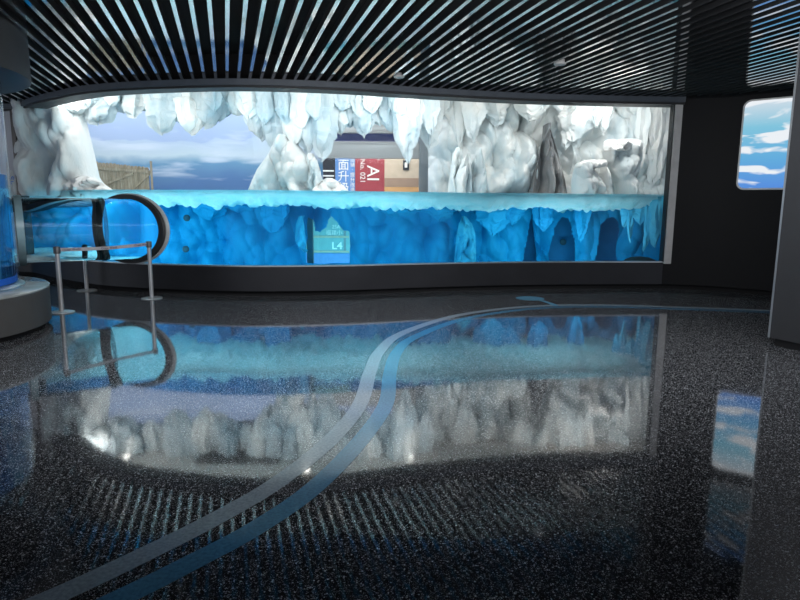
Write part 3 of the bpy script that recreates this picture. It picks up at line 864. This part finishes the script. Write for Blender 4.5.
# water inlets and drain dome
for px, py, Y, lab in ((187, 218, 13.75, 'small dark round inlet on the blue rock, upper of two'), (186, 249, 13.75, 'small dark round inlet on the blue rock, lower of two'), (563, 242, 14.6, 'small dark round inlet inside the left arched cave')):
    o = lathe('water_inlet', [(0, 0), (0.075, 0), (0.075, 0.03), (0.045, 0.05), (0, 0.05)], M['inlet_dark'], None, P(px, py, Y - 0.02), 20)
    o.rotation_euler = (math.radians(90), 0, 0); tag(o, lab, 'inlet', 'pool inlets')
pd = P(640, 263, 12.6)
o = lathe('pump_dome', [(0.36, -0.35), (0.36, 0.0), (0.30, 0.07), (0.18, 0.12), (0, 0.14)], M['gasket'], None, (pd.x, pd.y, pd.z + 0.0), 36); tag(o, 'black domed fitting behind the sill at the right end', 'fitting')

# ------------------------------------------------------------------ back window and the mall beyond it
win = thing('window_frame', 'grey framed back window between the ice curtain and the ice wall', 'window', (P(372, 190, 15.6).x, 15.6, 0))
YW = 15.6
def boxpx(name, x0, y0, x1, y1, Y, th, mat, parent=None):
    a = P(x0, y0, Y); b = P(x1, y1, Y)
    bm = bmesh.new(); add_box(bm, ((a.x + b.x) / 2, Y + th / 2, (a.z + b.z) / 2), (abs(b.x - a.x), th, abs(a.z - b.z)), 0, 0.004)
    o = bm_obj(name, bm, mat)
    if parent: into(parent, o)
    return o
boxpx('post', 420, 90, 428, 270, YW - 0.3, 0.25, M['post_grey'], win)
boxpx('post', 306, 195, 313, 270, YW - 0.3, 0.2, M['post_grey'], win)
boxpx('beam', 318, 141, 424, 158.5, YW, 0.2, M['beam'], win)
boxpx('fascia', 318, 133, 424, 141, YW + 0.3, 0.2, M['navy'], win)
boxpx('upper_reflection', 318, 112, 424, 133, YW + 0.1, 0.2, M['beam'], win)  # grey box standing in for a reflection in the glass
boxpx('pane', 318, 158, 422, 266, YW - 0.1, 0.02, M['pane_back'], win)
YS = 18.5
def sign(name, x0, y0, x1, y1, mat, lab, Y=YS):
    a = P(x0, y0, Y); b = P(x1, y1, Y)
    t = thing(name, lab, 'sign', ((a.x + b.x) / 2, Y, b.z))
    boxpx('board', x0, y0, x1, y1, Y, 0.08, mat, t)
    return t
def glyphs(parent, body, px, py, hpx, Y, right=(1, 0, 0), up=(0, 0, 1), mat=None, stretch=1.0, bold=0.0):
    o = text_mesh('lettering', body, hpx / F * Y, mat or M['letters'], P(px, py, Y - 0.012), right, up, None, 0.004, stretch=stretch, bold=bold)
    return into(parent, o)
s = sign('banner', 318, 150, 335, 196, M['sign_black'], 'black banner with pale lines behind the back window')
for y in (170, 175, 180, 185): boxpx('stripe', 320, y, 334, y + 1.6, YS - 0.02, 0.02, M['letters'], s)
s = sign('banner', 335, 150, 355, 196, M['sign_blue'], 'blue banner with large cream characters behind the back window')
for ch, y in (('面', 165.5), ('升', 177), ('级', 188.5)): glyphs(s, ch, 343.5, y, 11.5, YS)
for k, ch in enumerate('店铺·提升改造'): glyphs(s, ch, 352.5, 160 + k * 5.0, 4.6, YS)
s = sign('banner', 355, 150, 384.5, 196, M['sign_red'], 'dark red banner reading AI and No. 021 behind the back window')
glyphs(s, 'No. 021', 362.5, 171, 7.0, YS, (0, 0, -1), (1, 0, 0))
glyphs(s, 'T AI', 372.5, 165.5, 17, YS, (0, 0, -1), (1, 0, 0))
s = sign('shop_front', 384.5, 150, 424, 196, M['sign_beige'], 'beige shop front panel with brown and orange bands behind the back window')
boxpx('band', 384.5, 178, 421, 187, YS - 0.02, 0.02, M['sign_brown'], s); boxpx('lower_band', 384.5, 187, 421, 196, YS - 0.02, 0.02, M['sign_orange'], s)
boxpx('plaque', 403, 160, 409, 170, YS - 0.05, 0.04, M['sign_black'], s); boxpx('plaque_mark', 404.7, 162.5, 407.3, 167.5, YS - 0.06, 0.01, M['letters'], s)
s = sign('level_sign', 300, 210, 356, 272, M['sign_teal'], 'teal sign reading L4 seen through the underwater opening')
boxpx('bar', 312, 235.6, 349, 238, YS - 0.02, 0.02, M['sign_beige'], s); boxpx('bar', 312, 250.5, 349, 252.5, YS - 0.02, 0.02, M['sign_beige'], s)
boxpx('bar', 343.5, 231, 346, 252, YS - 0.015, 0.02, M['post_grey'], s)
glyphs(s, 'L4', 337, 246, 10, YS, stretch=1.1, bold=0.02); glyphs(s, '福建小', 334, 233, 5.5, YS); glyphs(s, '25A', 336, 227, 5.0, YS)
boxpx('panel', 300, 253, 356, 272, YS - 0.03, 0.02, M['sign_blue'], s)
# the mall floor and back wall behind those boards
bm = bmesh.new(); add_box(bm, (P(372, 160, 19).x, 18.64, 1.5), (8, 0.1, 6)); structure(bm_obj('wall_mall', bm, M['sign_beige']))

# ------------------------------------------------------------------ wooden fence in front of the mural
YF = 14.6
fence = thing('wooden_fence', 'weathered brown wooden plank fence before the painted sky', 'fence', (P(125, 190, YF).x, YF, 1.7))
xa, xb = 90.0, 150.0; npl = 17
def ftop(px): return 161.0 + (px - 92) * 0.105
rr = random.Random(4)
for k in range(npl):
    a = xa + (xb - xa) * k / npl; b = xa + (xb - xa) * (k + 0.93) / npl; yt = ftop((a + b) / 2) + rr.uniform(-0.5, 0.5)
    p0 = P(a, 200, YF); p1 = P(b, 200, YF); zt_ = P(a, yt, YF).z; zs = P(a, yt + 1.6, YF).z; zb = P(a, 200, YF).z
    xm_ = (p0.x + p1.x) / 2; th = 0.03 + rr.uniform(0, 0.015)
    outl = [(p0.x, zb), (p1.x, zb), (p1.x, zs), (xm_ + 0.02, zt_), (xm_ - 0.02, zt_), (p0.x, zs)]
    vs = [(x, YF, z) for x, z in outl] + [(x, YF + th, z) for x, z in outl]
    fs = [list(range(6)), list(range(6, 12))[::-1]] + [[i, 6 + i, 6 + (i + 1) % 6, (i + 1) % 6] for i in range(6)]
    into(fence, mesh_obj('plank', vs, fs, M['wood']))
def bar_px(name, x0, y0, x1, y1, wz, Y, parent):
    a = P(x0, y0, Y); b = P(x1, y1, Y)
    vs = []
    for dy in (0, -0.035):
        for q, s_ in ((a, -1), (b, -1), (b, 1), (a, 1)): vs.append((q.x, Y + dy, q.z + s_ * wz / 2))
    o = mesh_obj(name, vs, [[0, 1, 2, 3], [7, 6, 5, 4], [0, 4, 5, 1], [1, 5, 6, 2], [2, 6, 7, 3], [3, 7, 4, 0]], M['wood'])
    return into(parent, o)
bar_px('rail', 90, 167.5, 151, 172, 0.07, YF - 0.002, fence)
bar_px('brace', 104, 185, 134, 173, 0.06, YF - 0.002, fence); bar_px('brace', 136, 187, 150, 174, 0.06, YF - 0.002, fence)
boxpx('end_post', 149.5, 161, 152.5, 200, YF - 0.05, 0.10, M['wood'], fence)

# ------------------------------------------------------------------ exhibit ceiling fittings
def spot(px, py, lab):
    p = G(px, 2 * 0 + py, -3.97)      # where the polished floor shows it
    x, y = p.x, p.y
    t = thing('ceiling_spotlight', lab, 'light', (x, y, 3.93), 'spotlights on the exhibit ceiling')
    lathe('can', [(0.10, 0.04), (0.10, -0.10), (0.085, -0.10), (0.085, -0.02), (0, -0.02)], M['alu_light'], t, (0, 0, 0), 24)
    lathe('lens', [(0.08, -0.06), (0, -0.06)], M['lens'], t, (0, 0, 0), 24)
for px, py, lab in ((127, 462, 'ceiling spotlight over the left end of the exhibit'), (307, 476, 'ceiling spotlight over the middle of the exhibit'), (410, 462, 'ceiling spotlight right of the exhibit middle')):
    spot(px, py, lab)
bm = bmesh.new(); add_box(bm, (-3.5, 12.55, 3.95), (1.8, 0.7, 0.05), 0, 0.01); o = bm_obj('ceiling_vent', bm, M['vent']); tag(o, 'dark rectangular vent on the exhibit ceiling', 'vent')

# ------------------------------------------------------------------ floor inlays
def inlay(name, px_pts, wd, mat, lab, z=0.0015):
    line = [Vector((G(x, y).x, G(x, y).y)) for x, y in px_pts]
    line = catmull(line, 10); ns = normals(line); vs = []; fs = []
    for p, n_ in zip(line, ns):
        for s_ in (-0.5, 0.5): q = p + n_ * wd * s_; vs.append((q.x, q.y, z))
    for i in range(len(line) - 1): fs.append([2 * i, 2 * i + 1, 2 * i + 3, 2 * i + 2])
    o = mesh_obj(name, vs, fs, mat)
    if sum(f.normal.z for f in o.data.polygons) < 0: o.data.flip_normals()
    return structure(o, lab)
inlay('trim_8', [(-30, 632), (58.7, 594.7), (133, 560), (213, 520), (277, 482.7), (330.7, 440), (360, 404), (370, 372), (380, 351), (402, 333.3), (453, 316.5), (506.7, 308.4), (554.7, 305.4), (610, 305.2), (666.7, 306.9), (768, 310.5), (830, 314)], 0.125, M['inlay_grey'], 'grey inlaid line curving across the terrazzo floor')
inlay('trim_9', [(20, 645), (122.7, 597), (186.7, 565), (256, 528), (316, 486), (362.7, 438), (386, 403), (390, 373), (397, 352), (415, 337), (460, 320), (510, 311), (554.7, 307.4), (610, 307), (666.7, 308.7), (768, 312.3), (830, 316)], 0.125, M['inlay_blue'], 'blue inlaid line curving beside the grey one', 0.0014)
cdisk = G(530, 298.4)
o = mesh_obj('trim_10', [(cdisk.x + 0.24 * math.cos(2 * math.pi * k / 40), cdisk.y + 0.24 * math.sin(2 * math.pi * k / 40), 0.0016) for k in range(40)], [list(range(40))], M['inlay_light']); structure(o, 'light blue inlaid disc near the wall')
inlay('trim_11', [(541, 300.5), (546, 302), (552, 304), (556, 306)], 0.09, M['inlay_light'], 'short light blue inlay stem from the disc', 0.0017)

# ------------------------------------------------------------------ water column at the left with its drum and hood
TX, TY = TANK.x, TANK.y
drum = thing('tank_drum', 'round dark grey drum under the blue water column', 'plinth', (TX, TY, 0))
lathe('toe_ring', [(RD -0.085, 0.0), (RD -0.085, 0.07)], M['toe'], drum, n=96)
lathe('body', [(RD -0.045, 0.07), (RD +0.000, 0.075), (RD +0.000, 0.49), (RD -0.015, 0.50), (1.3, 0.50)], M['drum'], drum, n=96)
lathe('top', [(RD +0.000, 0.495), (RD +0.005, 0.502), (RD +0.005, 0.515), (RD -0.010, 0.525), (1.2, 0.525)], M['drum_top'], drum, n=96)
lathe('collar', [(RT +0.060, 0.525), (RT +0.060, 0.545), (RT +0.010, 0.57), (1.2, 0.57)], M['sill'], drum, n=96)
col = thing('water_column', 'tall round clear tank of blue water at the left edge', 'tank', (TX, TY, 0.55))
lathe('water', [(0, 0.03), (RT -0.025, 0.03), (RT -0.025, 1.34), (0, 1.34)], M['column_water'], col, n=96)
lathe('tank_wall', [(RT +0.000, 0.02), (RT +0.000, 2.5)], M['pane'], col, n=96)
lathe('base_blue_band', [(RT -0.018, 0.03), (RT -0.018, 0.11)], simple('bright_blue_band', (0.02, 0.16, 0.75), 0.4), col, n=96)  # plain bright blue band round the tank base
hood = lathe('tank_hood', [(1.36, 3.0), (RD -0.045, 3.0), (RD -0.007, 3.02), (RD -0.007, 3.95)], M['hood'], None, (TX, TY, 0), 96); tag(hood, 'dark round hood over the blue water column', 'hood')

# tube from the column to the long window
_rx = P(129, 229, 10.4); _ry = curveY(_rx.x) - 0.03; ring_c = P(129, 229, _ry)
TA = math.radians(33); uv = Vector((math.cos(TA), math.sin(TA), 0))
wv = Vector((uv.y, -uv.x, 0))
TR = 32.0 / F * ring_c.y * 0.985
def ring_pts(c, r, n=64):
    return [c + r * (math.cos(2 * math.pi * k / n) * wv + math.sin(2 * math.pi * k / n) * Vector((0, 0, 1))) for k in range(n)]
tube_end = ring_c + uv * 0.0
tube_start = ring_c - uv * 4.4
tun = thing('swim_tube', 'clear horizontal swim tube running from the window to behind the column', 'tube', (tube_start.x, tube_start.y, 0.6))
_i = min(range(len(CURVE)), key=lambda i: (CURVE[i] - Vector((ring_c.x, ring_c.y))).length)
pn = normals(CURVE)[_i]; pn = Vector((pn.x, pn.y, 0))
def on_pane(p, d=0.0):
    """slide a point along the tube axis to the plane of the window, d in front of it"""
    return p + uv * (((ring_c + pn * d) - p).dot(pn) / uv.dot(pn))
vs = []; ns_ = 96; segs = 12
for s_ in range(segs + 1):
    vs += [p.lerp(on_pane(p, -0.01), s_ / segs) for p in ring_pts(tube_start, TR - 0.03, ns_)]
fs = [[s_ * ns_ + k, s_ * ns_ + (k + 1) % ns_, (s_ + 1) * ns_ + (k + 1) % ns_, (s_ + 1) * ns_ + k] for s_ in range(segs) for k in range(ns_)]
bm = bmesh.new(); bv = [bm.verts.new(v) for v in vs]
for q in fs: bm.faces.new([bv[i] for i in q])
bmesh.ops.recalc_face_normals(bm, faces=bm.faces)
# normals must point out of the tube
if bm.faces and (bm.faces[:][0].normal.dot(bm.faces[:][0].calc_center_median() - tube_start) < 0): bmesh.ops.reverse_faces(bm, faces=bm.faces)
me = bpy.data.meshes.new('clear_wall'); bm.to_mesh(me); bm.free(); me.polygons.foreach_set('use_smooth', [True] * len(me.polygons)); me.materials.append(M['tube'])
o = bpy.data.objects.new('clear_wall', me); C.objects.link(o); into(tun, o)
def band(name, c, r0, r1, half, mat):
    vs = []; n_ = 64
    for s_, rr_ in ((-1, r0), (-1, r1), (1, r1), (1, r0)): vs += ring_pts(c + uv * half * s_, rr_, n_)
    fs = [[a * n_ + k, a * n_ + (k + 1) % n_, ((a + 1) % 4) * n_ + (k + 1) % n_, ((a + 1) % 4) * n_ + k] for a in range(4) for k in range(n_)]
    bm = bmesh.new(); bv = [bm.verts.new(v) for v in vs]
    for q in fs: bm.faces.new([bv[i] for i in q])
    o = bm_obj(name, bm, mat); sharp_by_angle(o); return into(tun, o)
def pane_band(name, r0, r1, d0, d1, mat):
    vs = []; n_ = 64
    for d_, r_ in ((d0, r0), (d0, r1), (d1, r1), (d1, r0)): vs += [on_pane(p, d_) for p in ring_pts(ring_c, r_, n_)]
    fs = [[a * n_ + k, a * n_ + (k + 1) % n_, ((a + 1) % 4) * n_ + (k + 1) % n_, ((a + 1) % 4) * n_ + k] for a in range(4) for k in range(n_)]
    bm = bmesh.new(); bv = [bm.verts.new(v) for v in vs]
    for q in fs: bm.faces.new([bv[i] for i in q])
    o = bm_obj(name, bm, mat); sharp_by_angle(o); return into(tun, o)
pane_band('gasket_ring', TR - 0.03, TR + 0.045, -0.04, 0.035, M['gasket'])
pane_band('ring_edge', TR + 0.045, TR + 0.06, -0.04, 0.0, M['ring_light'])
band('joint_band', ring_c - uv * 0.42, TR - 0.028, TR - 0.015, 0.032, M['joint_band'])
band('end_flange', ring_c - uv * 1.6, TR - 0.029, TR + 0.01, 0.05, M['joint'])

# ------------------------------------------------------------------ belt stanchions
def make_post(loc, lab):
    t = thing('stanchion', lab, 'barrier post', loc, 'steel belt stanchions')
    lathe('base', [(0, 0), (0.165, 0), (0.17, 0.006), (0.165, 0.014), (0.06, 0.028), (0.04, 0.03), (0, 0.03)], M['steel'], t, n=40)
    lathe('post', [(0.032, 0.028), (0.032, 0.86)], M['steel'], t, n=24)
    lathe('head', [(0.034, 0.845), (0.046, 0.85), (0.046, 0.935), (0.040, 0.945), (0, 0.95)], M['steel_dark'], t, n=24)
    return t
g1 = G(62, 312.5); g2 = G(152, 298.5); g3 = G(87, 290.6)
s1 = make_post(g1, 'steel belt post nearest the drum, belt pulled from its head')
s2 = make_post(g2, 'steel belt post in front of the black ring')
s3 = make_post(g3, 'steel belt post farthest back, half hidden under the tube')
bd = Vector((g2.x - g1.x, g2.y - g1.y, 0)); bl = bd.length; bd.normalize(); bn = Vector((bd.y, -bd.x, 0))
vs = []; nseg = 20
for k in range(nseg + 1):
    t = k / nseg; sag = -0.02 * math.sin(math.pi * t)
    q = bd * (0.04 + (bl - 0.08) * t)
    for th in (0.0015, -0.0015):
        for z in (0.875, 0.925): vs.append(q + bn * th + Vector((0, 0, z + sag)))
fs = []
for k in range(nseg):
    a = 4 * k; b = a + 4
    fs += [[a, b, b + 1, a + 1], [a + 2, a + 3, b + 3, b + 2], [a + 1, b + 1, b + 3, a + 3], [a, a + 2, b + 2, b]]
belt = mesh_obj('belt', vs, fs, M['belt'], s1)
for t in (0.14, 0.53, 0.91):
    q = bd * (bl * t) + bn * 0.004 + Vector((0, 0, 0.900 - 0.02 * math.sin(math.pi * t)))
    text_mesh('belt_print', 'Ocean World', 0.048, M['belt_text'], q, bd, (0, 0, 1), belt, 0.0008)

# ------------------------------------------------------------------ backlit sky panel on the right wall
def hit(px, py):
    u = Vector((P(px, py, 1.0).x, 1.0)); 
    a = CORNER; dd = dirR
    den = u.x * dd.y - u.y * dd.x
    t = (a.x * dd.y - a.y * dd.x) / den
    return P(px, py, t)
nR = Vector((dirR.y, -dirR.x, 0))
tl = hit(744, 98); bl_ = hit(740, 187)
z0, z1 = 1.90, 3.40
s0 = (Vector((tl.x, tl.y)) - CORNER).dot(dirR); s0b = (Vector((bl_.x, bl_.y)) - CORNER).dot(dirR)
s0 = (s0 + s0b) / 2; s1_ = s0 + 1.35
def wpt(s, z, off): 
    q = CORNER + dirR * s; return Vector((q.x + nR.x * off, q.y + nR.y * off, z))
def rrect(a, b, c, d_, r, n_=8):
    out = []
    for cx_, cz_, st in ((b - r, d_ - r, 0), (a + r, d_ - r, 90), (a + r, c + r, 180), (b - r, c + r, 270)):
        for k in range(n_ + 1):
            th = math.radians(st + 90 * k / n_); out.append((cx_ + r * math.cos(th), cz_ + r * math.sin(th)))
    return out
box = thing('sky_lightbox', 'glowing sky picture panel with rounded corners on the dark right wall', 'lightbox', wpt((s0 + s1_) / 2, z0, 0))
def plate(name, outl, o0, o1, mat, parent):
    k = len(outl); vs = [wpt(a, b, o0) for a, b in outl] + [wpt(a, b, o1) for a, b in outl]
    bm = bmesh.new(); bv = [bm.verts.new(v) for v in vs]
    bm.faces.new(bv[:k]); bm.faces.new(bv[k:])
    for i in range(k): bm.faces.new([bv[i], bv[(i + 1) % k], bv[k + (i + 1) % k], bv[k + i]])
    o = bm_obj(name, bm, mat); return into(parent, o)
plate('frame', rrect(s0 - 0.03, s1_ + 0.03, z0 - 0.03, z1 + 0.03, 0.13), 0.0, 0.02, M['alu_light'], box)
plate('picture', rrect(s0, s1_, z0, z1, 0.11), 0.01, 0.03, M['lightbox'], box)

# small blue lettering on the pale wall at the far left
pw = CURVE[near_index(14)]; nn = normals(CURVE)[near_index(14)]; dd = Vector((-nn.y, nn.x, 0))
q = P(13.5, 182, pw.y); o = text_mesh('wall_lettering', 'MS', 0.20, M['letters_blue'], Vector((q.x + nn.x * 0.03, q.y + nn.y * 0.03, q.z)), (0, 0, 1), -dd, None, 0.003)
tag(o, 'small blue lettering on the pale wall behind the water column', 'lettering')

# two downlights set among the slats
for px, py, lab in ((560, 64, 'small pale downlight set among the ceiling slats, right of centre'), (399, 77, 'small downlight among the ceiling slats near the window head')):
    q = G(px, py, Z_CEIL + 0.0)
    o = lathe('downlight', [(0, -0.012), (0.075, -0.012), (0.085, 0.0), (0.085, 0.05), (0, 0.05)], M['alu_light'], None, (q.x, q.y, Z_CEIL), 28); tag(o, lab, 'light', 'downlights among the slats')

# ------------------------------------------------------------------ fill lights added for exhibit, pool, mall and column
hl = offset(WINDOW, -0.50)
cuts = [0.06, 0.28, 0.5, 0.72, 0.94]; exhibit_fill_w = [29, 28, 36, 50, 48]
for i, cfrac in enumerate(cuts):
    p = hl[int(cfrac * (len(hl) - 1))]; n_ = normals(WINDOW)[int(cfrac * (len(hl) - 1))]
    lamp('exhibit_fill_light', 'AREA', (p.x, p.y, 3.62), (p.x - n_.x * 3, p.y - n_.y * 3, 2.5), exhibit_fill_w[i], (1.0, 0.985, 0.95), 2.4, 0.2)  # added unseen behind the header to brighten the ice
for x, pw_ in ((-7.5, 75), (-4.0, 85), (-0.5, 75), (3.0, 60), (6.0, 50)):
    lamp('overhead_fill_light', 'AREA', (x, 14.75, 4.72), (x, 14.75, 0), pw_, (0.95, 0.98, 1.0), 3.2, 1.4)  # unseen fill added overhead for the mural and slush
for cfrac in (0.12, 0.32, 0.5, 0.68, 0.88):
    p = offset(WINDOW, -0.5)[int(cfrac * (len(hl) - 1))]; n_ = normals(WINDOW)[int(cfrac * (len(hl) - 1))]
    lamp('pool_fill_light', 'AREA', (p.x, p.y, 0.22), (p.x - n_.x * 3, p.y - n_.y * 3, 1.15), 62, (0.9, 0.97, 1.0), 2.2, 0.15)  # unseen fill added below the sill to brighten the underwater rock
lamp('mall_fill_light', 'AREA', (P(372, 160, 17).x, 17.0, 3.8), (P(372, 160, 18.5).x, 18.4, 1.6), 70, (1, 0.97, 0.92), 3.0, 0.6)  # unseen fill added above the boards
lamp('mall_low_fill_light', 'AREA', (P(330, 240, 16.6).x, 16.6, -0.35), (P(330, 240, 18.5).x, 18.5, 1.0), 60, (1, 1, 0.97), 2.0, 0.3)  # hidden fill added low down to brighten the teal sign
lamp('column_fill_light', 'SPOT', (TX, TY, 3.3), (TX, TY, 0), 350, (0.8, 0.92, 1.0), 0.4, None, 100)  # unseen spot added inside the hood to light the tank
